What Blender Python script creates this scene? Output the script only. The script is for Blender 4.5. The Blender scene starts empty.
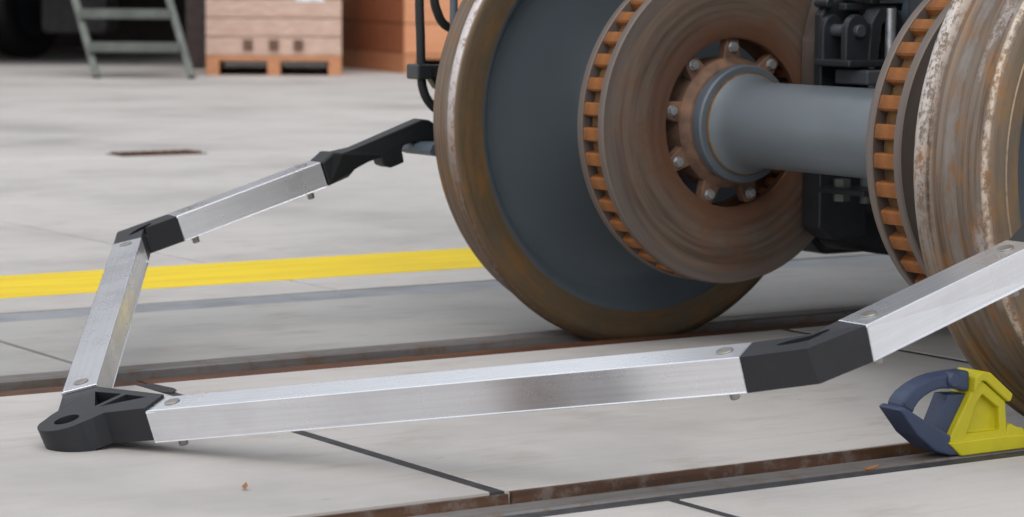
import bpy, bmesh, math, random
from mathutils import Vector, Matrix
random.seed(7)
PI = math.pi
C = bpy.context.scene.collection
sc = bpy.context.scene

# ------------------------------------------------------------------ camera
cam_d = bpy.data.cameras.new('camera')
cam = bpy.data.objects.new('camera', cam_d); C.objects.link(cam)
sc.camera = cam
yaw, pit, rol = 0.5821, -0.1053, 0.0063
cam.location = (-3.3279, -3.8525, 0.7464)
fw = Vector((math.sin(yaw)*math.cos(pit), math.cos(yaw)*math.cos(pit), math.sin(pit)))
rt = Vector((math.cos(yaw), -math.sin(yaw), 0)); up = rt.cross(fw)
r2 = rt*math.cos(rol) + up*math.sin(rol); u2 = -rt*math.sin(rol) + up*math.cos(rol)
cam.rotation_euler = Matrix((r2, u2, -fw)).transposed().to_euler()
cam_d.sensor_width = 36; cam_d.sensor_fit = 'HORIZONTAL'; cam_d.lens = 2657.33/1024*36
cam_d.clip_end = 200
cam_d.dof.use_dof = True; cam_d.dof.focus_distance = 4.35; cam_d.dof.aperture_fstop = 7.5

# ------------------------------------------------------------------ light
w = bpy.data.worlds.new('overcast_sky'); sc.world = w; w.use_nodes = True
wn = w.node_tree.nodes; bg = wn['Background']
bg.inputs[0].default_value = (0.90, 0.94, 1.0, 1); bg.inputs[1].default_value = 1.15
sun_d = bpy.data.lights.new('hazy_sun', 'SUN'); sun = bpy.data.objects.new('hazy_sun', sun_d); C.objects.link(sun)
sun_d.energy = 1.3; sun_d.angle = math.radians(50); sun_d.color = (1.0, 0.96, 0.90)
sun.rotation_euler = (Vector((0,0,0)) - Vector((-1.5, -2.4, 2.9))).to_track_quat('-Z', 'Y').to_euler()
sc.view_settings.view_transform = 'Standard'; sc.view_settings.look = 'None'
sc.view_settings.gamma = 1; sc.view_settings.use_curve_mapping = False
sc.view_settings.exposure = -0.07

# ------------------------------------------------------------------ materials
def s2l(c):
    return tuple(((v/255)/12.92 if v/255 <= .04045 else ((v/255+.055)/1.055)**2.4) for v in c) + (1,)
class NT:
    def __init__(s, name):
        s.m = bpy.data.materials.new(name); s.m.use_nodes = True
        s.t = s.m.node_tree; s.n = s.t.nodes; s.p = s.n['Principled BSDF']
    def add(s, ty, **k):
        n = s.n.new(ty)
        for a, b in k.items(): setattr(n, a, b)
        return n
    def put(s, v, sock):
        if hasattr(v, 'is_output') or isinstance(v, bpy.types.NodeSocket): s.t.links.new(v, sock)
        elif v is not None: sock.default_value = v
    def math(s, op, a, b=None, c=None, clamp=False):
        n = s.add('ShaderNodeMath', operation=op, use_clamp=clamp)
        s.put(a, n.inputs[0]); s.put(b, n.inputs[1]); s.put(c, n.inputs[2])
        return n.outputs[0]
    def coord(s, kind='Object'): return s.add('ShaderNodeTexCoord').outputs[kind]
    def xyz(s, v):
        n = s.add('ShaderNodeSeparateXYZ'); s.put(v, n.inputs[0]); return n.outputs
    def comb(s, x, y, z):
        n = s.add('ShaderNodeCombineXYZ')
        s.put(x, n.inputs[0]); s.put(y, n.inputs[1]); s.put(z, n.inputs[2]); return n.outputs[0]
    def mapped(s, v, scale, loc=(0,0,0)):
        n = s.add('ShaderNodeMapping'); s.put(v, n.inputs[0])
        n.inputs['Scale'].default_value = scale; n.inputs['Location'].default_value = loc
        return n.outputs[0]
    def noise(s, v, scale, detail=4, rough=.55):
        n = s.add('ShaderNodeTexNoise'); s.put(v, n.inputs['Vector'])
        n.inputs['Scale'].default_value = scale; n.inputs['Detail'].default_value = detail
        n.inputs['Roughness'].default_value = rough; return n.outputs[0]
    def ramp(s, f, stops, interp='LINEAR'):
        n = s.add('ShaderNodeValToRGB'); s.put(f, n.inputs[0]); e = n.color_ramp.elements
        n.color_ramp.interpolation = interp
        while len(e) < len(stops): e.new(.5)
        for i, (p, c) in enumerate(stops):
            e[i].position = p; e[i].color = c if len(c) == 4 else s2l(c)
        return n.outputs[0]
    def step(s, f, a, b): 
        n = s.add('ShaderNodeMapRange'); n.interpolation_type = 'SMOOTHSTEP'
        s.put(f, n.inputs[0]); n.inputs[1].default_value = a; n.inputs[2].default_value = b
        return n.outputs[0]
    def mix(s, f, a, b, mode='MIX'):
        n = s.add('ShaderNodeMix', data_type='RGBA', blend_type=mode)
        s.put(f, n.inputs[0]); s.put(a, n.inputs[6]); s.put(b, n.inputs[7]); return n.outputs[2]
    def bump(s, h, strength=.3, dist=.002):
        n = s.add('ShaderNodeBump'); n.inputs['Strength'].default_value = strength
        n.inputs['Distance'].default_value = dist
        s.put(h, n.inputs['Height']); s.t.links.new(n.outputs[0], s.p.inputs['Normal'])
    def out(s, col=None, rough=.6, metal=0, spec=None):
        s.put(col, s.p.inputs['Base Color']); s.put(rough, s.p.inputs['Roughness']); s.put(metal, s.p.inputs['Metallic'])
        if spec is not None: s.p.inputs['Specular IOR Level'].default_value = spec
        return s.m

def simple(name, rgb, rough=.6, metal=0, var=.12, sc_=14, spec=None, bump=.15):
    t = NT(name); v = t.coord()
    n = t.noise(v, sc_, 5)
    lo = tuple(max(0, c*(1-var)) for c in rgb); hi = tuple(min(255, c*(1+var)) for c in rgb)
    t.bump(t.noise(v, sc_*12, 3), bump, .0008)
    return t.out(t.ramp(n, [(.3, lo), (.7, hi)]), rough, metal, spec)

def concrete(name, base, seed=0):
    t = NT(name); v = t.coord('Object')
    big = t.noise(t.mapped(v, (1, 1, 1), (seed, 0, 0)), .9, 5, .6)
    mid = t.noise(t.mapped(v, (1, 2.2, 1), (seed, 3, 0)), 5, 6, .65)
    streak = t.noise(t.mapped(v, (.5, 26, 1), (0, seed, 0)), 2.2, 4, .6)
    fine = t.noise(v, 170, 3, .7)
    b = base
    col = t.ramp(big, [(.32, tuple(c*.87 for c in b)), (.5, b), (.7, tuple(min(255, c*1.05) for c in b))])
    col = t.mix(t.math('MULTIPLY', t.step(streak, .50, .72), .28), col, s2l(tuple(c*.86 for c in b)))
    col = t.mix(t.math('MULTIPLY', t.step(mid, .50, .74), .6), col, s2l((b[0]*.86, b[1]*.84, b[2]*.81)))
    col = t.mix(t.math('MULTIPLY', t.step(fine, .58, .78), .35), col, s2l(tuple(c*.78 for c in b)))
    spots = t.noise(t.mapped(v, (1, 1, 1), (5, seed, 0)), 26, 2, .5)
    col = t.mix(t.math('MULTIPLY', t.step(spots, .735, .79), .55), col, s2l((96, 92, 88)))
    oi = t.add('ShaderNodeObjectInfo')
    tint = t.math('MULTIPLY_ADD', oi.outputs['Random'], .07, .965)
    hs = t.add('ShaderNodeHueSaturation'); t.put(col, hs.inputs['Color']); t.put(tint, hs.inputs['Value'])
    t.bump(t.math('ADD', t.math('MULTIPLY', fine, .5), streak), .22, .002)
    return t.out(hs.outputs[0], .82, 0, .3)

M = {}
M['concrete'] = concrete('pale_concrete', (194, 189, 185))
M['concrete_grey'] = concrete('grey_concrete', (174, 171, 168), 3)
M['soil'] = simple('dark_joint_filler', (52, 47, 44), .9)
M['bitumen'] = simple('bitumen_joint', (58, 57, 60), .7, 0, .2, 40)
M['strip'] = simple('smooth_grey_duct_cover', (140, 142, 146), .6, 0, .1, 6)

def yellow_paint():
    t = NT('yellow_line_paint'); v = t.coord()
    n = t.noise(t.mapped(v, (.6, 5, 1)), 3, 6, .65); f = t.noise(v, 120, 3, .7)
    col = t.ramp(n, [(.3, (226, 192, 22)), (.6, (244, 212, 16))])
    col = t.mix(t.math('MULTIPLY', t.step(f, .66, .8), .6), col, s2l((176, 164, 120)))
    return t.out(col, .6)
M['yellow_line'] = yellow_paint()

def radial(t, ks, kr, ka):
    """noise coordinates drawn out round the axle (object Y axis)"""
    X, Y, Z = t.xyz(t.coord())[:3]
    r = t.math('SQRT', t.math('ADD', t.math('MULTIPLY', X, X), t.math('MULTIPLY', Z, Z)))
    a = t.math('ARCTAN2', Z, t.math('MULTIPLY', X, -1))
    return t.comb(t.math('MULTIPLY', Y, ks), t.math('MULTIPLY', r, kr), t.math('MULTIPLY', a, ka)), r, t.math('ABSOLUTE', Y), a

def wheel_steel(name, near):
    t = NT(name)
    v, r, y, a = radial(t, 110, 110, 1.6); v2, _, _, _ = radial(t, 26, 26, 5); v3, _, _, _ = radial(t, 50, 50, 16); v4, _, _, _ = radial(t, 5, 5, 1.3)
    s1 = t.noise(v, 1, 5, .7); s2 = t.noise(v2, 1, 6, .7); s3 = t.noise(v3, 1.6, 7, .8); s4 = t.noise(v4, 1.4, 3, .5)
    s = t.math('SUBTRACT', y, .681 if near else .684)                      # distance from the back face
    inv = lambda x: t.math('SUBTRACT', 1, x)
    mul = lambda *xs: xs[0] if len(xs) == 1 else t.math('MULTIPLY', xs[0], mul(*xs[1:]))
    band = lambda x, c, w1, w2: inv(t.step(t.math('ABSOLUTE', t.math('SUBTRACT', x, c)), w1, w2))
    if near:
        col = t.ramp(s1, [(.26, (68, 56, 48)), (.42, (106, 88, 72)), (.54, (124, 112, 102)), (.64, (132, 104, 74)), (.78, (156, 112, 66))])
    else:
        col = t.ramp(s1, [(.26, (74, 58, 44)), (.45, (108, 84, 62)), (.58, (118, 104, 92)), (.75, (138, 98, 60))])
    col = t.mix(mul(t.step(s2, .50, .66), .65), col, s2l((150, 104, 58) if near else (136, 92, 50)))
    # greyer rolled bands on the tread
    col = t.mix(mul(band(s, .062, .008, .016), t.step(s2, .62, .42), .65), col, s2l((142, 136, 132)))
    col = t.mix(mul(band(s, .036, .0012, .003), .6), col, s2l((84, 66, 54)))
    if near:
        wh = mul(t.step(a, -.45, .35), inv(t.step(s, .020, .038)), t.step(r, .462, .472), t.step(t.math('ADD', s3, t.math('MULTIPLY', s1, .35)), .60, .72))
        col = t.mix(mul(wh, .9), col, s2l((206, 198, 192)))
        lay = mul(band(s, .112, .010, .022), t.step(s4, .50, .62), t.step(s3, .42, .56))
        col = t.mix(mul(lay, .7), col, s2l((186, 182, 180)))
        edge = mul(band(s, .1325, .0018, .0055), t.step(s3, .40, .60))
        col = t.mix(mul(edge, .85), col, s2l((206, 192, 176)))
        col = t.mix(mul(band(r, .4135, .0008, .0024), t.step(s, .1, .12), t.step(s3, .34, .5), .8), col, s2l((214, 186, 146)))
        col = t.mix(mul(t.step(s3, .74, .78), .8), col, s2l((66, 58, 54)))
    else:
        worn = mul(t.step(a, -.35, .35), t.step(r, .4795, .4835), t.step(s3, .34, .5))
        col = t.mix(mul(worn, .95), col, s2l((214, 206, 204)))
        faint = mul(t.step(r, .478, .484), t.step(s3, .52, .62))
        col = t.mix(mul(faint, .35), col, s2l((176, 160, 148)))
    face = mul(t.step(s, .137, .1405), .7)
    col = t.mix(face, col, t.ramp(s2, [(.35, (112, 102, 92)), (.65, (132, 112, 88))]))
    back = mul(inv(t.step(s, .001, .004)), .75)
    col = t.mix(back, col, t.ramp(s2, [(.32, (84, 76, 62)), (.5, (98, 82, 58)), (.68, (122, 90, 54))]))
    t.bump(s3, .45, .0018)
    return t.out(col, t.math('MULTIPLY_ADD', s2, .25, .36), .45)
M['wheel_far'] = wheel_steel('rusty_far_wheel_steel', False)
M['wheel_near'] = wheel_steel('rusty_near_wheel_steel', True)
M['slate'] = simple('dark_slate_wheel_paint', (80, 88, 94), .38, 0, .05, 3, bump=.05)
M['axle'] = simple('blue_grey_axle_paint', (98, 105, 110), .36, 0, .06, 5, bump=.06)
M['collar'] = simple('grey_collar_paint', (84, 92, 99), .45, 0, .08, 8)

def disc_steel():
    t = NT('rusty_brake_disc_steel')
    v, r, y, a = radial(t, 30, 60, 1.0); v2, _, _, _ = radial(t, 12, 12, 4)
    s1 = t.noise(v, 1, 5, .6); s2 = t.noise(v2, 1, 6, .7)
    col = t.ramp(s1, [(.3, (80, 66, 58)), (.5, (106, 92, 82)), (.7, (122, 104, 90))])
    col = t.mix(t.math('MULTIPLY', t.step(s2, .46, .72), .55), col, s2l((118, 78, 52)))
    inner = t.math('SUBTRACT', 1, t.step(r, .185, .235))
    col = t.mix(t.math('MULTIPLY', inner, .6), col, s2l((112, 70, 46)))
    outer = t.step(r, .297, .303)
    col = t.mix(t.math('MULTIPLY', outer, .55), col, s2l((106, 98, 94)))
    t.bump(s1, .2, .0008)
    return t.out(col, .45, .25)
M['disc'] = disc_steel()
M['fin'] = simple('orange_rust', (136, 84, 40), .85, 0, .22, 30)
M['drum_rust'] = simple('ochre_rust', (92, 66, 34), .9, 0, .3, 20)
M['star'] = simple('brown_rust_casting', (104, 78, 62), .75, 0, .25, 24)
M['zinc'] = simple('zinc_bolt', (176, 178, 180), .35, .7, .1, 60)

def alu(name, rgb, rough):
    t = NT(name); v = t.coord()
    b = t.noise(t.mapped(v, (1.2, 90, 90)), 2, 5, .6); n = t.noise(v, 9, 5, .6)
    sx = t.noise(t.mapped(v, (7, 45, 45), (3, 1, 0)), 2.5, 3, .5)
    lo = tuple(c*.95 for c in rgb)
    col = t.ramp(b, [(.3, lo), (.65, rgb)])
    col = t.mix(t.math('MULTIPLY', t.step(n, .5, .75), .25), col, s2l(tuple(c*.84 for c in rgb)))
    col = t.mix(t.math('MULTIPLY', t.step(sx, .68, .74), .15), col, s2l((236, 236, 238)))
    t.bump(b, .05, .0004)
    return t.out(col, t.math('MULTIPLY_ADD', n, .16, rough), .88)
M['alu'] = alu('brushed_aluminium', (246, 247, 251), .20)
M['plastic'] = simple('black_plastic', (33, 34, 39), .5, 0, .08, 30, bump=.25)
M['plastic_dark'] = simple('matt_black_plastic', (22, 24, 26), .5, 0, .1, 30, bump=.2)
M['pin'] = simple('stainless_pin', (158, 153, 148), .42, .75, .12, 60)
M['tar_puddle'] = M['bitumen']

def rail_steel(name, a, b, c_):
    t = NT(name); v = t.coord()
    s1 = t.noise(t.mapped(v, (1.2, 30, 30)), 2, 5, .65); s2 = t.noise(v, 22, 6, .7)
    col = t.ramp(s1, [(.3, a), (.7, b)])
    col = t.mix(t.math('MULTIPLY', t.step(s2, .48, .66), .7), col, s2l(c_))
    t.bump(s2, .5, .003)
    return t.out(col, .6, .35)
M['rail_head'] = rail_steel('dull_rail_head', (104, 98, 94), (132, 128, 128), (112, 92, 74))
M['rail_rust'] = rail_steel('rusty_groove_steel', (74, 56, 46), (112, 80, 60), (128, 118, 110))
M['rail_dark'] = rail_steel('dark_brown_groove_steel', (66, 54, 48), (88, 70, 60), (100, 84, 74))
M['rail_orange'] = rail_steel('orange_groove_rust', (78, 54, 40), (124, 76, 48), (66, 52, 44))

def worn(name, rgb, chip, amt=.69):
    t = NT(name); v = t.coord()
    n = t.noise(v, 34, 6, .7); b = t.noise(v, 8, 4)
    col = t.ramp(b, [(.3, tuple(c*.86 for c in rgb)), (.7, rgb)])
    col = t.mix(t.step(n, amt, amt+.03), col, s2l(chip))
    t.bump(b, .3, .003)
    return t.out(col, .5)
M['chock_blue'] = worn('chipped_blue_paint', (58, 70, 98), (36, 40, 56), .64)
M['chock_yellow'] = worn('chipped_yellow_paint', (204, 192, 28), (60, 66, 70), .69)
M['black'] = simple('black_bogie_paint', (40, 42, 46), .42, 0, .15, 12)
M['dark_grey'] = simple('dark_grey_bogie_paint', (66, 69, 74), .45, 0, .15, 12)
M['pad'] = simple('brown_grey_pad_iron', (92, 80, 74), .7, .2, .15, 14)
M['blue_grey'] = simple('blue_grey_bracket_paint', (84, 94, 104), .45, 0, .08, 12)
M['rubber'] = simple('black_rubber', (26, 27, 29), .6, 0, .2, 30)
M['body'] = simple('grey_underframe_paint', (70, 72, 76), .6)
M['galv'] = simple('galvanised_grey_steel', (94, 98, 93), .5, .2, .12, 8)
M['tank'] = simple('grey_drum_paint', (84, 82, 84), .6)

def wood(name, a, b):
    t = NT(name); v = t.coord()
    g = t.noise(t.mapped(v, (1.5, 12, 30)), 1.6, 5, .6)
    return t.out(t.ramp(g, [(.3, a), (.7, b)]), .75)
M['wood_pale'] = wood('pale_pinkish_wood', (186, 152, 134), (216, 188, 172))
M['wood_block'] = wood('pallet_block_wood', (180, 122, 86), (206, 148, 108))
M['wood_shaded'] = wood('plywood_shaded_side', (150, 92, 62), (172, 108, 74))  # shade of the crate's left face put into the plywood colour
M['wood_lit'] = wood('plywood_lit_side', (206, 140, 100), (222, 160, 122))  # same plywood, painted brighter for the face that catches the light
M['paper'] = simple('white_paper', (226, 226, 232), .7)
M['hall_wall'] = simple('dark_brown_hall_wall', (66, 56, 54), .85)
M['leaf'] = simple('dry_leaf', (158, 108, 74), .8)

# ------------------------------------------------------------------ helpers
def obj(name, bm, m, parent=None, origin=(0,0,0), smooth=None, bevel=0, rot=None):
    """bm is in world coordinates; origin becomes the object's origin"""
    me = bpy.data.meshes.new(name)
    bmesh.ops.recalc_face_normals(bm, faces=bm.faces)
    o_ = Vector(origin)
    if o_.length: bmesh.ops.translate(bm, verts=bm.verts, vec=-o_)
    bm.to_mesh(me); bm.free()
    o = bpy.data.objects.new(name, me); C.objects.link(o)
    for mm in (m if isinstance(m, (list, tuple)) else [m]): me.materials.append(mm)
    po = Vector((0,0,0))
    if parent is not None:
        o.parent = parent; po = Vector(parent.get('world_loc', (0,0,0)))
    o['world_loc'] = tuple(o_)
    o.location = o_ - po
    if smooth is not None:
        for p in me.polygons: p.use_smooth = True
        me.set_sharp_from_angle(angle=math.radians(smooth))
    if bevel:
        b = o.modifiers.new('bevel', 'BEVEL'); b.width = bevel; b.segments = 2; b.limit_method = 'ANGLE'; b.angle_limit = math.radians(35)
        b.harden_normals = False
    return o
def thing(name, label, cat, loc=(0,0,0), group=None):
    o = bpy.data.objects.new(name, None); C.objects.link(o); o.location = loc; o['world_loc'] = tuple(loc)
    o.empty_display_size = .1
    o['label'] = label; o['category'] = cat
    if group: o['group'] = group
    return o
def tag(o, label, cat, group=None):
    o['label'] = label; o['category'] = cat
    if group: o['group'] = group
    return o
def B(): return bmesh.new()
def box(bm, x0, x1, y0, y1, z0, z1, mtx=None):
    vs = [Vector((x, y, z)) for x in (x0, x1) for y in (y0, y1) for z in (z0, z1)]
    if mtx is not None: vs = [mtx @ v for v in vs]
    v = [bm.verts.new(p) for p in vs]
    for f in ((0,1,3,2),(4,6,7,5),(0,4,5,1),(2,3,7,6),(0,2,6,4),(1,5,7,3)): bm.faces.new([v[i] for i in f])
    return bm
def bxo(x0, x1, y0, y1, z0, z1, mtx=None): return box(B(), x0, x1, y0, y1, z0, z1, mtx)
def prism(bm, pts, a0, a1, axis='y', mi=0):
    """polygon extruded along an axis; pts are (x,z) for y, (x,y) for z, (y,z) for x"""
    def P(p, a):
        return {'y': (p[0], a, p[1]), 'z': (p[0], p[1], a), 'x': (a, p[0], p[1])}[axis]
    lo = [bm.verts.new(P(p, a0)) for p in pts]; hi = [bm.verts.new(P(p, a1)) for p in pts]
    fs = [bm.faces.new(lo), bm.faces.new(hi[::-1])]
    n = len(pts)
    for i in range(n): fs.append(bm.faces.new((lo[i], hi[i], hi[(i+1) % n], lo[(i+1) % n])))
    for f in fs: f.material_index = mi
    return bm
def lathe(bm, prof, segs=128, center=(0,0,0), closed=True, axis='y'):
    """prof = (radius, along) pairs"""
    rings = []
    for k in range(segs):
        a = 2*PI*k/segs; c, s = math.cos(a), math.sin(a); ring = []
        for r, y in prof:
            p = {'y': (r*c, y, r*s), 'z': (r*c, r*s, y), 'x': (y, r*c, r*s)}[axis]
            ring.append(bm.verts.new(Vector(center) + Vector(p)))
        rings.append(ring)
    n = len(prof)
    for k in range(segs):
        a, b = rings[k], rings[(k+1) % segs]
        for i in range(n if closed else n-1):
            j = (i+1) % n
            bm.faces.new((a[i], a[j], b[j], b[i]))
    if not closed:
        bm.faces.new([r[0] for r in rings][::-1]); bm.faces.new([r[-1] for r in rings])
    return bm
def cyl(bm, p0, p1, r, segs=20, r1=None, ch=0):
    p0, p1 = Vector(p0), Vector(p1); d = (p1-p0); L = d.length
    q = Vector((0,0,1)).rotation_difference(d).to_matrix().to_4x4(); q.translation = p0
    prof = [(r, 0), (r if r1 is None else r1, L)] if not ch else [(r-ch, 0), (r, ch), (r, L-ch), (r-ch, L)]
    b2 = B(); lathe(b2, prof, segs, closed=False, axis='z')
    me = bpy.data.meshes.new('t'); b2.transform(q); b2.to_mesh(me); b2.free(); bm.from_mesh(me); bpy.data.meshes.remove(me)
    return bm
def tube(bm, pts, r, segs=12, sub=6):
    P = [Vector(p) for p in pts]; path = []
    for i in range(len(P)-1):
        p0, p1, p2, p3 = P[max(i-1, 0)], P[i], P[i+1], P[min(i+2, len(P)-1)]
        for k in range(sub):
            t = k/sub
            path.append(.5*((2*p1)+(-p0+p2)*t+(2*p0-5*p1+4*p2-p3)*t*t+(-p0+3*p1-3*p2+p3)*t**3))
    path.append(P[-1]); rings = []
    up_ = Vector((0.13, 1, 0.07)).normalized()
    for i, p in enumerate(path):
        d = (path[min(i+1, len(path)-1)] - path[max(i-1, 0)]).normalized()
        a = d.cross(up_).normalized(); b = d.cross(a)
        rings.append([bm.verts.new(p + a*r*math.cos(2*PI*k/segs) + b*r*math.sin(2*PI*k/segs)) for k in range(segs)])
    for i in range(len(rings)-1):
        for k in range(segs): bm.faces.new((rings[i][k], rings[i][(k+1) % segs], rings[i+1][(k+1) % segs], rings[i+1][k]))
    bm.faces.new(rings[0][::-1]); bm.faces.new(rings[-1])
    return bm
def carve(o, cutters):
    """subtract bmeshes (in the object's own coordinates) and bake the result"""
    for cb in cutters:
        bmesh.ops.recalc_face_normals(cb, faces=cb.faces)
        me = bpy.data.meshes.new('cut'); cb.to_mesh(me); cb.free()
        co = bpy.data.objects.new('cut', me); C.objects.link(co)
        co.matrix_world = Matrix.Translation(Vector(o['world_loc']))
        md = o.modifiers.new('c', 'BOOLEAN'); md.operation = 'DIFFERENCE'; md.solver = 'EXACT'; md.object = co
        bpy.context.view_layer.update()
        dg = bpy.context.evaluated_depsgraph_get()
        new = bpy.data.meshes.new_from_object(o.evaluated_get(dg))
        o.modifiers.remove(md); o.data = new
        bpy.data.objects.remove(co); bpy.data.meshes.remove(me)

# ------------------------------------------------------------------ ground
floor = obj('floor', bxo(-8, 20, -7, 30, -.12, -.075), M['soil']); floor['kind'] = 'structure'
def slab(x0, x1, y0, y1, m='concrete', z=0.0, name='concrete_slab', g=.005, gx=None):
    gx = g if gx is None else gx
    return obj(name, bxo(x0+gx, x1-gx, y0, y1, -.075, z), M[m], floor, bevel=.0015)
YG0, YG1 = -.645, .548            # concrete edges of the two flange grooves
def zone(y0, y1, xs, m, **k):
    for a, b in zip(xs, xs[1:]): slab(a, b, y0, y1, m, **k)
zone(YG0, YG1, [-7.3, -5.8, -4.26, -2.75, -1.24, .27, 1.78, 3.3, 4.8, 6.3, 7.8, 9.4], 'concrete', gx=.013)
zone(-2.3, -.834, [-7, -4.1, -1.06, 1.9, 4.9, 7.9], 'concrete', gx=.010)
zone(-4.6, -2.315, [-7, -4.1, -1.06, 1.9, 4.9, 7.9], 'concrete')
zone(-7, -4.615, [-7, -4.1, -1.06, 1.9, 4.9, 7.9], 'concrete')
zone(.787, 1.503, [-7.3, -4.26, -1.237, 1.79, 4.8, 7.8, 10.8], 'concrete_grey', gx=.008)
zone(1.657, 6.39, [-8, -4.2, -.2, 3.8, 7.8, 11.8, 15.8, 20], 'concrete', g=.005)
zone(6.41, 10.5, [-8, -4.2, -.2, 3.8, 7.8, 11.8, 15.8, 20], 'concrete', g=.004)
zone(10.52, 15, [-8, -4, 0, 4, 8, 12, 16, 20], 'concrete', g=.004)
zone(15.01, 22, [-8, -4, 0, 4, 8, 12, 16, 20], 'concrete', g=.004)
zone(22.01, 30, [-8, 0, 8, 14, 20], 'concrete', g=.004)
for a, b in zip([-8, -3.2, 1.9, 6.9, 12], [-3.2, 1.9, 6.9, 12, 16]):
    slab(a, b, 1.512, 1.648, 'strip', -.002, 'duct_cover', .002)
# dark bitumen in the joints between the slabs, slightly sunk
jf = B()
for x in (-5.8, -4.26, -2.75, -1.24, .27, 1.78, 3.3): box(jf, x-.016, x+.016, YG0+.001, YG1-.001, -.075, -.0015)
for x in (-4.1, -1.06, 1.9): box(jf, x-.013, x+.013, -2.3, -.835, -.075, -.0012)
for x in (-4.26, 1.79): box(jf, x-.009, x+.009, .788, 1.502, -.075, -.0015)
box(jf, -7, 9, -.8335, -.7905, -.075, -.003); box(jf, -7, 10, .7775, .7865, -.075, -.003)
jm = obj('joint_filler', jf, M['bitumen'], floor)
# bitumen smear beside the far groove at the slab joint
sm = B(); prism(sm, [(-1.256, .546), (-1.224, .546), (-1.220, .51), (-1.214, .475), (-1.220, .45), (-1.238, .43), (-1.250, .44)], -.01, .0012, 'z')
obj('bitumen_smear', sm, M['bitumen'], floor)
yl = obj('painted_line', bxo(-8, 14, 1.90, 2.33, -.002, .0012), M['yellow_line']); tag(yl, 'yellow line painted on the concrete beyond the far rail', 'line')

def rail(s, label):
    """s=-1 near rail, s=+1 far rail"""
    L0, L1 = -7, 11
    t = thing('grooved_rail', label, 'rail', (0, s*.75, 0)); og = (0, s*.75, 0)
    g0 = .731 if s < 0 else .7165; g1 = .79 if s < 0 else .777
    b = B(); hd = [(g0, -.003), (g0+.006, 0), (g1-.004, 0), (g1, -.004), (g1, -.075), (g0, -.075)]
    prism(b, [(s*y, z) for y, z in hd], L0, L1, 'x'); obj('rail_head', b, M['rail_head'], t, og)
    ye = abs(YG0 if s < 0 else YG1)
    for k, (a, b_) in enumerate(((L0, -1.226), (-1.219, 3.0), (3.006, L1))):
        q = B(); o_ = 0 if k else .003
        if s < 0:
            prism(q, [(s*(ye+.001), -.002-o_), (s*(ye+.008), -.002-o_), (s*(ye+.012), -.044), (s*(g0-.001), -.046), (s*(g0-.001), -.075), (s*(ye+.001), -.075)], a, b_, 'x')
            obj('groove_liner', q, M['rail_rust'], t, og)
        else:
            prism(q, [(ye+.001, -.004), (ye+.004, -.0025), (ye+.010, -.0025), (ye+.070, -.0025), (ye+.070, -.075), (ye+.001, -.075)], a, b_, 'x')
            obj('groove_liner', q, M['rail_orange'], t, og)
            q = B(); prism(q, [(ye+.0705, -.036), (g0-.001, -.036), (g0-.001, -.075), (ye+.0705, -.075)], a, b_, 'x')
            obj('groove_floor', q, M['rail_dark'], t, og)
    return t
rail(-1, 'near rusty rail sunk in the concrete, under the blue and yellow chock')
rail(1, 'far rusty rail sunk in the concrete, under the far wheel')
dg = thing('drain_grate', 'narrow rusty drain grate in the concrete far behind the frame', 'grate', (1.6, 6.27, 0))
obj('grate_frame', bxo(1.36, 1.75, 6.20, 6.37, -.01, .003), M['rail_dark'], dg, (1.6, 6.27, 0))
for k in range(8):
    x = 1.375 + k*.0465
    obj('grate_bar', bxo(x, x+.030, 6.215, 6.355, .003, .010), M['rail_orange'], dg, (1.6, 6.27, 0))

# ------------------------------------------------------------------ hall behind (turned to face the track)
E1 = Vector((.8357, -.5492, 0)); E2 = Vector((.5492, .8357, 0)); CO = Vector((-3.3279, -3.8525, 0))
def H(s, d, z=0): return CO + E1*s + E2*d + Vector((0, 0, z))
def hmat(s, d, rz=0):
    return Matrix.Translation(H(s, d)) @ Matrix.Rotation(math.atan2(E1.y, E1.x) + rz, 4, 'Z')
HM = hmat(0, 0)
hw = obj('wall_back', bxo(-9, 9, 27.5, 27.8, 0, 3.3, HM), M['hall_wall']); hw['kind'] = 'structure'
hw = obj('wall_left', bxo(-9.3, -9, 21.6, 27.8, 0, 3.0, HM), M['hall_wall']); hw['kind'] = 'structure'
hw = obj('wall_right', bxo(9, 9.3, 21.6, 27.8, 0, 3.0, HM), M['hall_wall']); hw['kind'] = 'structure'
hw = obj('ceiling', bxo(-12, 9.3, 21.42, 27.8, 3.0, 3.3, HM), M['hall_wall']); hw['kind'] = 'structure'
hw = obj('wall_front', bxo(-14, 9.3, 21.1, 21.4, 2.9, 7.6, HM), M['hall_wall']); hw['kind'] = 'structure'
hp = obj('trim_1', bxo(-2.62, -2.38, 21.45, 21.7, 0, 2.95, HM), M['hall_wall'], bevel=.01); hp['kind'] = 'structure'

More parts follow.
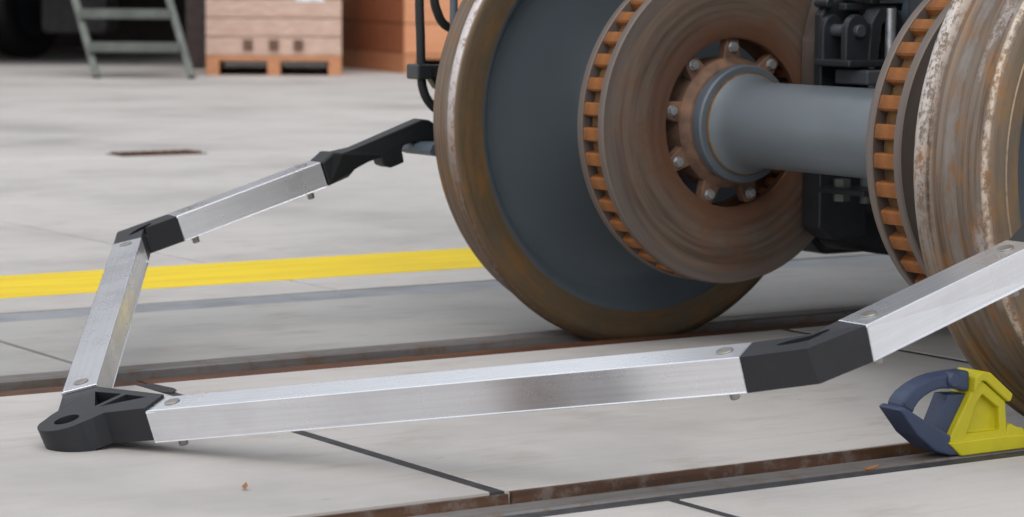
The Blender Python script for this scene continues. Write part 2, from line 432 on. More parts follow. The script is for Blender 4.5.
# steps (front feet at pixel columns 97 and 192)
st = H(-2.62, 19.25)
lad = thing('metal_steps', 'grey metal steps standing at upper left in front of the dark hall', 'steps', st)
for s0 in (-3.01, -2.32):
    b = B(); m_ = Matrix.Identity(4)
    p0, p1 = H(s0, 19.35, 0), H(s0-.47, 20.0, 1.35)
    d = (p1-p0).normalized(); sd = E1.copy(); n_ = d.cross(sd).normalized()
    for q in (p0, p1):
        pass
    vs = [q + sd*a*.028 + n_*c*.055 for q in (p0, p1) for a, c in ((-1,-1),(1,-1),(1,1),(-1,1))]
    v = [b.verts.new(x) for x in vs]
    for f in ((0,1,2,3),(7,6,5,4),(0,4,5,1),(1,5,6,2),(2,6,7,3),(3,7,4,0)): b.faces.new([v[i] for i in f])
    obj('side_rail', b, M['galv'], lad, st, bevel=.004)
for z in (.225, .465, .705, .945, 1.185):
    t_ = z/1.35
    s0 = -3.01-.47*t_; d0 = 19.35+.65*t_
    b = bxo(0, .66, -.12, .12, -.035, .035, hmat(s0+.015, d0) @ Matrix.Translation((0, 0, z)))
    obj('step', b, M['galv'], lad, st, bevel=.004)

def crate(s, d, rz, wd, dp, ht, label, planks_m, side_m, n=6, paper=False, ph=.13):
    mt = hmat(s, d, rz); o_ = mt.translation.copy()
    t = thing('pallet_crate', label, 'crate', o_)
    for k in range(3):
        x = [0, wd/2-.05, wd-.10][k]
        obj('pallet_runner', bxo(x, x+.10, 0, dp, 0, ph-.02, mt), M['wood_block'], t, o_, bevel=.004)
    obj('pallet_deck', bxo(0, wd, 0, dp, ph-.02, ph+.02, mt), M['wood_block'], t, o_, bevel=.003)
    hh = (ht-ph-.02)/n
    for k in range(n):
        z0 = ph+.02+k*hh
        obj('front_plank', bxo(0, wd, .0, .025, z0+.004, z0+hh-.004, mt), planks_m, t, o_, bevel=.003)
        obj('side_plank', bxo(0, .025, .027, dp, z0+.004, z0+hh-.004, mt), side_m, t, o_, bevel=.003)
        obj('side_plank', bxo(wd-.025, wd, .027, dp, z0+.004, z0+hh-.004, mt), side_m, t, o_, bevel=.003)
    obj('crate_core', bxo(.026, wd-.026, .026, dp, ph+.021, ht-.01, mt), side_m, t, o_)
    obj('lid', bxo(-.01, wd+.01, -.01, dp+.01, ht, ht+.03, mt), planks_m, t, o_, bevel=.003)
    if paper:
        obj('paper_label', bxo(wd*.66, wd*.87, -.003, 0, .555, .72, mt), M['paper'], t, o_)
        for q in (.31, .50, .68):
            obj('strap_bracket', bxo(wd*q-.035, wd*q+.035, -.02, 0, .19, .27, mt), M['star'], t, o_, bevel=.003)
    return t
crate(-2.30, 20.05, .08, 1.02, 1.4, 1.0, 'pale plank crate with white paper label on a pallet', M['wood_pale'], M['wood_pale'], 6, True)
crate(-.83, 20.7, .42, 1.3, 1.5, 1.1, 'orange-brown plywood crate on a pallet, just left of the far wheel', M['wood_lit'], M['wood_shaded'], 4)

# parked vehicle at the far left: tyre, grey side tank, unseen body added above to shade the floor
ty = H(-4.40, 24.0, 0)
tt = thing('parked_truck', 'dark parked truck at far left, its black tyre and grey side tank showing', 'truck', ty)
ctr = ty + Vector((0, 0, .50))
axd = (E1*.93 - E2*.37).normalized()
q = Vector((0,1,0)).rotation_difference(axd).to_matrix().to_4x4(); q.translation = ctr
b = B(); lathe(b, [(.30, -.13), (.44, -.15), (.49, -.12), (.50, -.04), (.49, -.035), (.49, .035), (.50, .04), (.49, .12), (.44, .15), (.30, .13)], 48); b.transform(q)
obj('tyre', b, M['rubber'], tt, ty, 40)
b = B(); lathe(b, [(.02, -.03), (.10, -.06), (.12, -.02), (.28, -.03), (.30, -.12), (.30, .12), (.02, .1)], 32); b.transform(q)
obj('wheel_rim', b, M['dark_grey'], tt, ty, 40)
b = B(); prism(b, [(-4.16, .70), (-4.16, .27), (-4.13, .23), (-3.62, .23), (-3.58, .27), (-3.58, .70)], 23.6, 24.3); b.transform(HM)
obj('side_tank', b, M['tank'], tt, ty, bevel=.02)
obj('underbody', bxo(-7.5, -2.75, 21.7, 26.5, .78, 1.1, HM), M['dark_grey'], tt, ty)
obj('unseen_shade_body', bxo(-7.5, -2.75, 21.7, 26.5, 1.1, 2.9, HM), M['body'], tt, ty)

# ------------------------------------------------------------------ wheelset
R = .457; AX = (0, 0, R)
ws = thing('railway_wheelset', 'rusty railway wheelset with two wheels, two brake discs and grey axle', 'wheelset', AX)
def mir(prof, s): return [(r, s*y) for r, y in prof]
RIM = [(.4155, 0), (.448, 0), (.468, .0), (.477, .0015), (.483, .006), (.4865, .012), (.487, .017), (.4855, .023), (.480, .028),
       (.472, .032), (.466, .037), (.461, .044), (.4585, .052), (.4575, .062), (.457, .075), (.456, .1), (.456, .118), (.4545, .128),
       (.450, .134), (.446, .1365), (.420, .142), (.4145, .142), (.4125, .1437), (.411, .142), (.388, .142), (.386, .10), (.386, .06), (.4155, .05)]
WEB = [(.104, .02), (.125, .02), (.130, .026), (.136, .045), (.165, .062), (.25, .066), (.34, .064), (.366, .060), (.376, .052), (.384, .040), (.402, .010), (.409, .003), (.4152, .0003),
       (.4152, .0488), (.400, .051), (.396, .141), (.384, .134), (.372, .115), (.345, .098), (.28, .092), (.20, .096), (.165, .104), (.152, .125), (.146, .152), (.104, .154)]
for s in (1, -1):
    WY = .684 if s > 0 else .681
    b = B(); lathe(b, mir([(r, WY+y) for r, y in RIM], s), 220, AX)
    wh = obj('wheel', b, M['wheel_far' if s > 0 else 'wheel_near'], ws, AX, 30)
    wh['label'] = 'rusty far wheel with dark slate inner face' if s > 0 else 'near wheel with whitish streaks on its rusty tread'
    b = B(); lathe(b, mir([(r, WY+y) for r, y in WEB], s), 180, AX)
    obj('wheel_web', b, M['slate'], wh, AX, 35)
# axle
half = [(.0855, 0), (.0855, .282), (.0865, .305), (.090, .325), (.0965, .338), (.1035, .346), (.1035, .70), (.1035, .835), (.095, .845), (.095, .86), (.065, .875), (.065, 1.06), (.060, 1.065)]
prof = [(r, -y) for r, y in half[::-1]] + half[1:]
b = B(); lathe(b, prof, 96, AX, False); obj('axle', b, M['axle'], ws, AX, 40)

YD, TD, RD = .388, .091, .3265
fin0 = bolt0 = None
for s in (1, -1):
    b = B()
    lathe(b, mir([(.171, YD+.003), (.176, YD), (.303, YD), (.3045, YD+.0006), (.324, YD+.0006), (RD, YD+.004), (RD, YD+.017), (.3245, YD+.019), (.18, YD+.020), (.171, YD+.018)], s), 180, AX)
    y1 = YD+TD
    lathe(b, mir([(.171, y1-.003), (.176, y1), (.303, y1), (.3045, y1-.0006), (.324, y1-.0006), (RD, y1-.004), (RD, y1-.017), (.3245, y1-.019), (.18, y1-.020), (.171, y1-.018)], s), 180, AX)
    bd = obj('brake_disc', b, M['disc'], ws, AX, 35)
    # ventilation ribs between the two cheeks
    for k in range(40):
        a = 2*PI*(k+.35)/40
        if k == 0 and s == 1:
            fb = B()
            n = 4
            # rounded-corner bar: radial length, tangential thickness
            pts = [(.188, -.008), (.300, -.0135), (.319, -.0135), (.323, -.0105), (.323, .0105), (.319, .0135), (.300, .0135), (.188, .008)]
            prism(fb, [(x, z) for x, z in pts], -(TD/2-.0195), TD/2-.0195, 'y')
            me = bpy.data.meshes.new('cooling_rib'); bmesh.ops.recalc_face_normals(fb, faces=fb.faces); fb.to_mesh(me); fb.free(); me.materials.append(M['fin'])
        f = bpy.data.objects.new('cooling_rib', me); C.objects.link(f); f.parent = bd
        f.location = (0, s*(YD+TD/2), 0); f.rotation_euler = (0, -a, 0)
    b = B(); lathe(b, mir([(.28, YD+.0195), (.306, YD+.026), (.309, YD+.045), (.306, YD+.065), (.26, YD+.0705), (.25, YD+.045)], s), 90, AX)
    obj('rib_core', b, M['drum_rust'], bd, AX, 40)
    # nine-lobed hub carrier
    pts = []
    for k in range(180):
        th = 2*PI*k/180
        u = (math.degrees(th) - 89.5) / 40; u = u - round(u)         # -0.5..0.5 inside each lobe
        f_ = 1 if abs(u) < .13 else max(0, 1-((abs(u)-.13)/.15)) ** 1.5
        rr = .124 + .047*f_
        pts.append((rr*math.cos(th), R + rr*math.sin(th)))
    b = B(); prism(b, pts, s*(YD+.012), s*(YD+.034), 'y')
    obj('hub_carrier', b, M['star'], bd, AX, 30, .002)
    b = B(); lathe(b, mir([(.100, YD-.010), (.118, YD-.006), (.132, YD+.012), (.132, YD+.075), (.100, YD+.08)], s), 72, AX)
    obj('hub_ring', b, M['star'], bd, AX, 30)
    for k in range(9):
        a = math.radians(89.5 + 40*k)
        px, pz = .153*math.cos(a), .153*math.sin(a)
        if k == 0 and s == 1:
            bb = B()
            lathe(bb, [(.0098, .0), (.0098, .007), (.0090, .009)], 6, closed=False)
            lathe(bb, [(.0112, -.0005), (.0112, .0016)], 16, closed=False)
            bmesh.ops.recalc_face_normals(bb, faces=bb.faces)
            bme = bpy.data.meshes.new('hex_bolt'); bb.to_mesh(bme); bb.free(); bme.materials.append(M['zinc'])
        o = bpy.data.objects.new('hex_bolt', bme); C.objects.link(o); o.parent = bd
        o.location = (px, s*(YD+.012), pz); o.rotation_euler = (0, .3*k, PI if s > 0 else 0)
    b = B(); lathe(b, mir([(.1035, .348), (.115, .348), (.1185, .352), (.1185, .368), (.113, .374), (.113, YD+.01), (.1035, YD+.01)], s), 90, AX)
    obj('seat_collar', b, M['collar'], ws, AX, 30)
    b = B(); lathe(b, mir([(.092, .338), (.1000, .3425), (.1042, .3445), (.1036, .3475), (.092, .3475)], s), 72, AX)
    obj('sealing_bead', b, M['drum_rust'], ws, AX, 40)

# ------------------------------------------------------------------ aluminium frame
W_, H_ = .0585, .0552
PA = (Vector((-1.5142, -.0895, .0492)), Vector((-1.0064, -.9373, .2013)))
PB = (Vector((-.9164, -1.0585, .2473)), Vector((-.5908, -1.0495, .3434)))
PC = (Vector((-1.548, .124, .0487)), Vector((-1.0577, .984, .1924)))
PD = (Vector((-.9134, 1.0733, .2309)), Vector((-.6001, 1.0334, .3335)))
NN = (PA[1]-PA[0]).cross(PC[1]-PC[0]).normalized()          # the two long tubes lie in one tilted plane
EE = ((PA[1]-PA[0]).normalized() + (PC[1]-PC[0]).normalized()).normalized(); GG = NN.cross(EE)
HC = Vector((-1.5938, .0413, .0303)) - EE*.029 - GG*.030    # centre of the eye
fr = thing('towing_frame', 'foldable frame of square aluminium tubes with black plastic joints hooked to the bogie', 'frame', tuple(HC))
def frame_of(p0, p1, n=None):
    d = (p1-p0).normalized()
    if n is not None:
        u = (n - d*n.dot(d)).normalized(); return d, d.cross(u), u
    s = d.cross(Vector((0,0,1))).normalized(); u = s.cross(d)
    return d, s, u
def beam(p0, p1, n=None, h=H_, pins=(.032, .032), label=None):
    d, s, u = frame_of(p0, p1, n); L = (p1-p0).length
    m = Matrix((d, -s, u)).transposed().to_4x4()
    b = B(); w, t = W_/2, .003; hh = h/2
    for (y0, y1, z0, z1) in ((-w, w, hh-t, hh), (-w, w, -hh, -hh+t), (-w, -w+t, -hh+t, hh-t), (w-t, w, -hh+t, hh-t)):
        box(b, 0, L, y0, y1, z0, z1)
    bmesh.ops.remove_doubles(b, verts=b.verts, dist=1e-5)
    o = obj('square_tube', b, M['alu'], fr, bevel=.0012); o.location = p0 - HC; o.rotation_euler = m.to_euler()
    o['world_loc'] = tuple(p0)
    if label: o['label'] = label
    for x in (pins[0], L-pins[1]):
        b = B()
        cyl(b, (x, 0, hh), (x, 0, hh+.0024), .0125, 28, ch=.0008)
        hd = obj('pin_head', b, M['pin'], None, smooth=30); hd.parent = o; hd.location = (0,0,0)
        carve(hd, [bxo(x-.006, x+.006, -.0015, .0015, hh+.0012, hh+.006)])
        b = B(); cyl(b, (x, 0, -hh-.017), (x, 0, -hh+.004), .0075, 20, ch=.0015)
        pe = obj('pin_end', b, M['pin'], None, smooth=30); pe.parent = o; pe.location = (0,0,0)
    return o
beam(*PA, NN); beam(*PB); beam(*PC, NN); beam(*PD)

def elbow(A, nA, Bm, bend, slot_off):
    """black joint: swept box from the end of one tube to the start of the next, mitred at the bend"""
    d0, s0, u0 = frame_of(*A, nA); d1, s1, u1 = frame_of(*Bm)
    p0, p1 = A[1], Bm[0]; w, hh = W_/2-.0004, H_/2-.0004
    e0 = (bend-p0).normalized(); e1 = (p1-bend).normalized()
    um = (u0+u1).normalized(); dm = (e0+e1).normalized(); sm = dm.cross(um).normalized(); um = sm.cross(dm)
    k = 1/max(.6, dm.dot(e0))
    b = B(); V = []
    for p, s_, u_, kk in ((p0, s0, u0, 1), (bend, sm, um, k), (p1, s1, u1, 1)):
        V.append([b.verts.new(p + s_*a*w*kk + u_*c*hh) for a, c in ((-1,-1),(1,-1),(1,1),(-1,1))])
    for i in range(2):
        for j in range(4): b.faces.new((V[i][j], V[i][(j+1) % 4], V[i+1][(j+1) % 4], V[i+1][j]))
    b.faces.new(V[0][::-1]); b.faces.new(V[2])
    o = obj('corner_joint', b, M['plastic'], fr, tuple(HC))
    cdir = (p1-p0).normalized(); udir = (um - cdir*um.dot(cdir)).normalized(); sdir = cdir.cross(udir)
    cpos = (p0+p1+bend*2)/4 + sdir*slot_off - HC
    cb = B(); ln = [(math.cos(t)*.040, math.sin(t)*.0095) for t in [2*PI*k/28 for k in range(28)]]
    lo = [cb.verts.new(cpos + cdir*x + sdir*y + udir*(hh-.018)) for x, y in ln]
    hi = [cb.verts.new(cpos + cdir*x + sdir*y + udir*(hh+.03)) for x, y in ln]
    cb.faces.new(lo[::-1]); cb.faces.new(hi)
    for k in range(28): cb.faces.new((lo[k], lo[(k+1) % 28], hi[(k+1) % 28], hi[k]))
    carve(o, [cb])
    bv = o.modifiers.new('bevel', 'BEVEL'); bv.width = .0015; bv.segments = 2; bv.limit_method = 'ANGLE'; bv.angle_limit = math.radians(25)
    return o
elbow(PA, NN, PB, Vector((-.963, -1.028, .222)), -.004)
elbow(PC, NN, PD, Vector((-1.008, 1.075, .204)), 0)

# hub joint: eye and two arms in the tilted plane, resting on the ground
def hub():
    def pl(v): return Vector((v.dot(EE), v.dot(GG), 0))
    dA2, dC2 = pl((PA[1]-PA[0]).normalized()), pl((PC[1]-PC[0]).normalized())
    A0, C0 = pl(PA[0]-HC), pl(PC[0]-HC)
    sA = Vector((dA2.y, -dA2.x, 0)); sC = Vector((dC2.y, -dC2.x, 0))      # right-hand sides
    w = W_/2 - .0004; r = .048; ht = .0245
    # point on each outer side line at a given distance from the eye
    def at(P, d, dist):
        t = 0
        while (P - d*t).length > dist and t < .2: t += .001
        return P - d*t
    oA = at(A0 + sA*w, dA2, .066); oC = at(C0 - sC*w, dC2, .062)
    ar = math.atan2(oA.y, oA.x) ; ac = math.atan2(oC.y, oC.x)
    pts = [oA, A0 + sA*w, A0 - sA*w, C0 + sC*w, C0 - sC*w, oC]
    pts.append(Vector((math.cos(ac+.30), math.sin(ac+.30), 0))*.0535)
    n = 30; a0 = ac+.62; a1 = ar-.62+2*PI
    for k in range(n+1):
        a = a0 + (a1-a0)*k/n; pts.append(Vector((math.cos(a), math.sin(a), 0))*r)
    pts.append(Vector((math.cos(ar-.30), math.sin(ar-.30), 0))*.055)
    def W3(p, z): return EE*p.x + GG*p.y + NN*z
    def solid(P, z0, z1):
        b = B(); lo = [b.verts.new(W3(p, z0)) for p in P]; hi = [b.verts.new(W3(p, z1)) for p in P]
        b.faces.new(lo[::-1]); b.faces.new(hi)
        for k in range(len(P)): j = (k+1) % len(P); b.faces.new((lo[k], lo[j], hi[j], hi[k]))
        return b
    b = solid(pts, -ht, ht)
    bmesh.ops.translate(b, verts=b.verts, vec=HC)
    o = obj('hub_joint', b, M['plastic'], fr, tuple(HC))
    cuts = [solid([Vector((math.cos(2*PI*k/36), math.sin(2*PI*k/36), 0))*.0205 for k in range(36)], -.06, .06)]
    q1, q2 = A0 - sA*w, C0 + sC*w
    mid = (q1+q2)/2; crotch = mid*.40; inn = -mid.normalized()*.007
    def tri(*P):
        c_ = (P[0]+P[1]+P[2])/3; return solid([c_ + (x-c_)*.78 for x in P], -ht+.006, .06)
    cuts.append(tri(crotch, q1 + inn - dA2*.012, mid+inn)); cuts.append(tri(crotch, mid+inn, q2 + inn - dC2*.012))
    carve(o, cuts)
    dA_ = Vector((A0.x, A0.y, 0)).length
    for v in o.data.vertices:
        p = pl(v.co); z = v.co.dot(NN)
        # the thin eye swells to the height of the tubes at the arm ends
        f = min(1, max(0, (max(p.dot(dA2)-.03, p.dot(dC2)-.03))/.07))
        v.co += NN*(z*f*(H_/2/ht - 1))
        if v.co.z + HC.z < .0004: v.co.z = .0004 - HC.z
    bv = o.modifiers.new('bevel', 'BEVEL'); bv.width = .002; bv.segments = 2; bv.limit_method = 'ANGLE'; bv.angle_limit = math.radians(50)
hub()

# black hook arms
HK = [(-.6086, .3592), (-.582, .3795), (-.560, .378), (-.521, .386), (-.357, .4435), (-.340, .441), (-.316, .428), (-.314, .397), (-.374, .396), (-.403, .388), (-.408, .379),
      (-.402, .352), (-.435, .341), (-.454, .347), (-.461, .364), (-.492, .355), (-.523, .341), (-.543, .326), (-.586, .311), (-.5918, .3080)]
def hook(yc, dx=0, dz=0):
    b = B(); prism(b, [(x+dx, z+dz) for x, z in HK], yc-.0288, yc+.0288)
    # narrow neck behind the socket, thinner bar
    for v in b.verts:
        if v.co.x-dx > -.53: v.co.y = yc + (v.co.y-yc)*.72
    return obj('hook_arm', b, M['plastic_dark'], fr, tuple(HC), bevel=.004)
hook(1.033); hook(-1.05, .0093, .0099)

# ------------------------------------------------------------------ bogie parts
bo = thing('bogie_frame', 'black and grey bogie frame and vehicle underbody behind the wheelset', 'bogie', (1.2, 0, .3))
BO = (1.2, 0, .3)
def part(name, bm, m, **k): return obj(name, bm, M[m], bo, BO, **k)
for s in (1, -1):
    b = B(); prism(b, [(-.32, .80), (-.30, .92), (.0, .98), (2.4, .98), (2.7, .92), (2.72, .80), (1.9, .60), (.6, .60), (.3, .80)], s*1.0-.09, s*1.0+.09)
    part('side_frame', b, 'dark_grey', bevel=.01)
    b = B(); cyl(b, (0, s*.93, R), (0, s*1.12, R), .15, 40, ch=.01)
    part('axle_box', b, 'blue_grey', smooth=35)
    bx = B(); prism(bx, [(-.378, .378), (-.372, .391), (-.36, .396), (-.12, .396), (-.12, .367), (-.36, .367), (-.372, .371)], s*1.05-.10, s*1.05+.03)
    part('lift_bracket', bx, 'blue_grey', bevel=.002)
    part('bracket_rib', bxo(-.33, -.13, s*1.045-.09, s*1.045-.07, .335, .367), 'galv')
    b = B(); cyl(b, (-.16, s*1.02, .58), (-.16, s*1.02, .84), .07, 24); part('primary_spring', b, 'black', smooth=35)
    part('spring_seat', bxo(-.24, .24, s*1.02-.09, s*1.02+.09, .56, .60), 'dark_grey', bevel=.006)
# vehicle underframe above (out of the picture, shades the ground)
part('underframe', bxo(.12, 9, -1.42, 1.42, 1.04, 1.25), 'body')
part('car_body', bxo(.12, 9, -1.45, 1.45, 1.25, 3.6), 'body')
part('cross_beam', bxo(.62, .95, -.9, .9, .46, .92), 'black', bevel=.012)
# wheelset guard hoses at the far side
hz = B(); tube(hz, [(-.362, 1.0, .98), (-.372, 1.0, .84), (-.374, 1.0, .70), (-.371, 1.0, .62), (-.369, 1.0, .55), (-.366, 1.0, .515), (-.354, 1.0, .487), (-.33, 1.0, .465), (-.29, 1.0, .455), (-.2, 1.0, .46)], .0098, 14)
part('air_hose', hz, 'rubber', smooth=60)
hz = B(); tube(hz, [(-.25, 1.02, .95), (-.30, 1.02, .82), (-.322, 1.02, .75), (-.325, 1.02, .71), (-.318, 1.02, .675), (-.29, 1.02, .64), (-.2, 1.02, .62)], .0098, 14)
part('air_hose', hz, 'rubber', smooth=60)
b = B(); cyl(b, (-.297, .985, .6), (-.297, .985, .95), .0085, 12); part('grey_conduit', b, 'blue_grey', smooth=60)
part('hose_clamp', bxo(-.392, -.355, .975, 1.025, .530, .562), 'black', bevel=.004)
part('clamp_arm', bxo(-.366, -.2, .985, 1.015, .533, .560), 'black', bevel=.002)
b = B(); prism(b, [(-.352, .533), (-.30, .533), (-.30, .495), (-.335, .51)], .99, 1.01); part('clamp_gusset', b, 'black')

# brake rigging between the two discs (behind the axle)
def rigging(s, label):
    t = thing('brake_caliper', label, 'brake caliper', (.3, s*.25, .6)); o_ = (.3, s*.25, .6)
    def P(n, bm, m, **k): return obj(n, bm, M[m], t, o_, **k)
    Y = lambda a, c: (min(s*a, s*c), max(s*a, s*c))
    y0, y1 = Y(.325, .384)
    b = B(); prism(b, [(.166, .50), (.166, .62), (.184, .685), (.200, .735), (.30, .75), (.30, .50)], y0, y1)
    P('brake_pad', b, 'pad', bevel=.004)
    b = B(); prism(b, [(.150, .50), (.150, .675), (.165, .70), (.25, .71), (.25, .50)], *Y(.300, .325)); P('pad_holder', b, 'black', bevel=.004)
    # clevis: two lugs with a pin
    for ya in (.286, .215):
        b = B(); pts = [(.165+.030*math.cos(a), .642+.036*math.sin(a)) for a in [PI*k/10 for k in range(11)]]
        pts = pts + [(.135, .585), (.195, .585)]
        prism(b, pts, *Y(ya-.009, ya+.009)); P('clevis_lug', b, 'black', bevel=.003)
    b = B(); cyl(b, (.165, s*.195, .645), (.165, s*.305, .645), .013, 18, ch=.002); P('clevis_pin', b, 'dark_grey', smooth=35)
    b = B(); cyl(b, (.165, s*.302, .645), (.165, s*.296, .645), .022, 24); P('clevis_washer', b, 'dark_grey', smooth=35)
    P('clevis_base', bxo(.13, .33, *Y(.19, .30), .573, .588), 'black', bevel=.004)
    b = B(); prism(b, [(.19, .585), (.195, .66), (.215, .69), (.26, .695), (.275, .67), (.275, .585), (.255, .585), (.25, .655), (.235, .67), (.222, .655), (.215, .585)], *Y(.20, .24))
    P('lever_yoke', b, 'black', bevel=.003)
    b = B(); prism(b, [(.16, s*.27), (.16, s*.17), (.30, s*.14), (.42, s*.12), (.42, s*.19), (.33, s*.26)], .538, .568, 'z'); P('lever_arm', b, 'dark_grey', bevel=.004)
    P('lower_plate', bxo(.13, .36, *Y(.15, .29), .500, .512), 'black', bevel=.003)
    b = B(); cyl(b, (.215, s*.24, .512), (.215, s*.24, .528), .017, 6); P('hex_nut', b, 'zinc')
    b = B(); cyl(b, (.245, s*.20, .59), (.245, s*.20, .69), .011, 14); P('lever_pin', b, 'zinc', smooth=35)
    b = B(); prism(b, [(.27, .60), (.27, .72), (.30, .75), (.44, .75), (.44, .62), (.40, .60)], *Y(.10, .18)); P('cylinder_bracket', b, 'dark_grey', bevel=.006)
    b = B(); cyl(b, (.34, s*.22, .68), (.34, s*.06, .68), .055, 28, ch=.006); P('brake_cylinder', b, 'blue_grey', smooth=35)
    b = B(); tube(b, [(.20, s*.25, .73), (.25, s*.24, .715), (.31, s*.235, .725), (.40, s*.22, .76)], .009, 10); P('brake_hose', b, 'rubber', smooth=60)
    P('upper_bar', bxo(.17, .42, *Y(.25, .275), .685, .70), 'black', bevel=.003)
    P('upper_bar', bxo(.19, .42, *Y(.20, .22), .715, .735), 'dark_grey', bevel=.003)
    P('hanger', bxo(.18, .23, *Y(.22, .25), .72, .95), 'black', bevel=.004)
    # lower jaw hardware
    b = B(); cyl(b, (.185, s*.27, .300), (.185, s*.27, .345), .018, 6); P('hex_nut', b, 'galv')
    b = B(); cyl(b, (.235, s*.25, .295), (.235, s*.25, .36), .015, 14); P('lever_pin', b, 'galv', smooth=35)
    P('lower_plate', bxo(.14, .40, *Y(.15, .29), .318, .330), 'black', bevel=.003)
    b = B(); prism(b, [(.175, .24), (.175, .40), (.30, .43), (.30, .22), (.21, .215)], y0, y1); P('brake_pad', b, 'black', bevel=.004)
    for k, (x, z, yy) in enumerate(((.155, .70, .30), (.205, .715, .27), (.36, .60, .22), (.345, .545, .24), (.29, .50, .25))):
        b = B(); cyl(b, (x, s*(yy+.022), z), (x, s*(yy-.02), z), .010+.003*(k % 3), 16, ch=.002); P('pivot_pin', b, 'dark_grey' if k % 2 else 'black', smooth=35)
        b = B(); cyl(b, (x, s*(yy+.026), z), (x, s*(yy+.020), z), .007, 6); P('hex_nut', b, 'zinc' if k % 2 else 'galv')
    b = B(); prism(b, [(.20, .56), (.21, .60), (.24, .625), (.30, .62), (.36, .585), (.40, .53), (.37, .515), (.33, .56), (.28, .585), (.24, .58)], *Y(.262, .282)); P('lever_arm', b, 'black', bevel=.004)
    b = B(); cyl(b, (.30, s*.29, .505), (.30, s*.29, .57), .013, 16, ch=.002); P('adjuster_rod', b, 'dark_grey', smooth=35)
    P('grey_housing', bxo(.345, .46, *Y(.24, .33), .655, .80), 'blue_grey', bevel=.006)
    b = B(); cyl(b, (.262, s*.255, .655), (.262, s*.24, .655), .012, 6); P('hex_nut', b, 'zinc')
    b = B(); cyl(b, (.230, s*.262, .597), (.230, s*.262, .609), .009, 6); P('hex_nut', b, 'zinc')
    b = B(); tube(b, [(.29, s*.30, .74), (.30, s*.30, .66), (.33, s*.29, .62), (.37, s*.27, .61)], .007, 10); P('brake_hose', b, 'rubber', smooth=60)
    return t
rigging(1, 'black brake caliper levers against the far brake disc')
rigging(-1, 'black brake caliper mostly hidden behind the near brake disc')
# hanging equipment below the cross beam
b = B(); prism(b, [(.42, .165), (.40, .18), (.40, .255), (.42, .275), (.56, .275), (.58, .255), (.58, .165)], .16, .60); part('track_brake_box', b, 'black', bevel=.008)
b = B(); prism(b, [(.42, .30), (.40, .18), (.44, .145), (.9, .145), (.9, .46), (.5, .46)], .62, .95); part('lower_casing', b, 'black', bevel=.01)
part('mount_post', bxo(.46, .52, .3, .36, .26, .47), 'black', bevel=.004)
part('mount_post', bxo(.46, .52, .50, .56, .26, .47), 'black', bevel=.004)
part('rear_casing', bxo(.60, .8, -.6, .64, .16, .50), 'black', bevel=.01)

# ------------------------------------------------------------------ rail skid (chock)
CK = (-.45, -.755, 0)
ck = thing('wheel_chock', 'blue and yellow steel wheel chock on the near rail before the wheel', 'chock', CK)
yf, yb = -.79, -.735
b = B(); prism(b, [(-.498, .024), (-.470, .0005), (-.16, .0005), (-.16, .010), (-.20, .018), (-.327, .0225), (-.372, .0245)], yf, yb)
obj('sole', b, M['chock_yellow'], ck, CK, bevel=.002)
b = B(); prism(b, [(-.598, .084), (-.588, .0885), (-.540, .061), (-.489, .034), (-.4935, .0235), (-.471, .0015), (-.492, .003), (-.522, .012), (-.560, .040)], yf+.002, yb+.0)
obj('toe_blade', b, M['chock_blue'], ck, CK, bevel=.003)
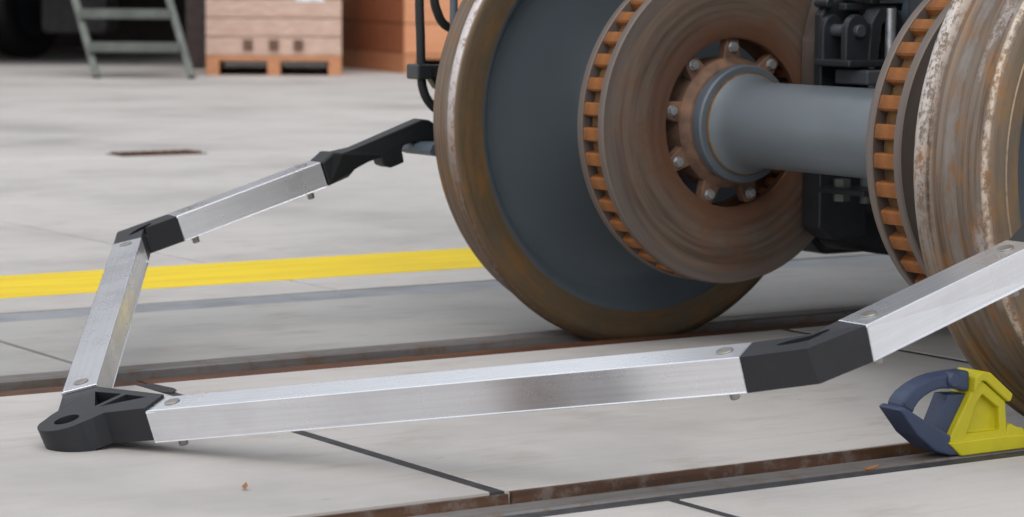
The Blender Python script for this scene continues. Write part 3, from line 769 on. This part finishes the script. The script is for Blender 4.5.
# block: frame with open panel
b = B(); prism(b, [(-.491, .030), (-.447, .099), (-.427, .118), (-.374, .080), (-.369, .027), (-.336, .024), (-.336, .020), (-.49, .020)], yf+.004, yb-.004)
blk = obj('block', b, M['chock_yellow'], ck, CK)
cb = B(); prism(cb, [(-.455+.45, .034), (-.385+.45, .034), (-.388+.45, .070), (-.424+.45, .095), (-.436+.45, .082)], -.04, -.018)
carve(blk, [cb])
bv = blk.modifiers.new('bevel', 'BEVEL'); bv.width = .002; bv.segments = 2; bv.limit_method = 'ANGLE'
b = B(); prism(b, [(-.372, .020), (-.369, .040), (-.362, .043), (-.348, .036), (-.336, .034), (-.330, .022)], yf+.002, yf+.03)
obj('side_rib', b, M['chock_yellow'], ck, CK, bevel=.002)
b = B(); prism(b, [(-.446, .099), (-.443, .124), (-.428, .133), (-.411, .129), (-.362, .091), (-.366, .080), (-.372, .079), (-.421, .116), (-.430, .117)], yf-.001, yb+.001)
obj('contact_cap', b, M['chock_yellow'], ck, CK, bevel=.0025)
b = B()
outer = [(-.590, .087), (-.585, .098), (-.573, .109), (-.555, .119), (-.533, .127), (-.512, .131), (-.480, .133), (-.446, .134)]
inner = [(-.446, .100), (-.480, .107), (-.505, .109), (-.522, .106), (-.538, .100), (-.551, .092), (-.559, .083), (-.562, .074)]
prism(b, outer+inner, yf+.010, yb-.010)
obj('handle', b, M['chock_blue'], ck, CK, bevel=.005)
b = B(); prism(b, [(-.486, .098), (-.446, .096), (-.484, .030), (-.514, .043)], yf+.016, yb-.006)
obj('handle_plate', b, M['chock_blue'], ck, CK, bevel=.002)
b = B(); cyl(b, (-.482, yf+.004, .122), (-.482, yf+.024, .122), .013, 20, ch=.003); obj('handle_boss', b, M['chock_blue'], ck, CK, smooth=35)

ck.location.x += .008

# ------------------------------------------------------------------ dry leaves
def leaf(x, y, z, rz, sc_, label):
    b = B(); g = []
    n = 7
    for i in range(n):
        u = i/(n-1); w_ = .5*math.sin(PI*min(1, u*1.02+.02))**.8
        row = []
        for j in (-1, 0, 1):
            row.append(b.verts.new((sc_*(u-.5)*2.2, sc_*w_*j, sc_*(.1+abs(j)*.9*w_ + 2.2*(u-.35)**2) )))
        g.append(row)
    for i in range(n-1):
        for j in range(2): b.faces.new((g[i][j], g[i][j+1], g[i+1][j+1], g[i+1][j]))
    b.transform(Matrix.Translation((x, y, z)) @ Matrix.Rotation(rz, 4, 'Z'))
    o = obj('dry_leaf', b, M['leaf'], None, (x, y, z), 60)
    so = o.modifiers.new('thick', 'SOLIDIFY'); so.thickness = .0008
    return tag(o, label, 'leaf', )
leaf(-1.55, -.446, .001, .9, .0085, 'small curled brown leaf on the concrete at lower left')
leaf(-.672, -.818, .0005, -.4, .012, 'small brown leaf in the bitumen beside the near rail')
bpy.context.view_layer.update()
for o in bpy.data.objects:
    if 'world_loc' in o: del o['world_loc']
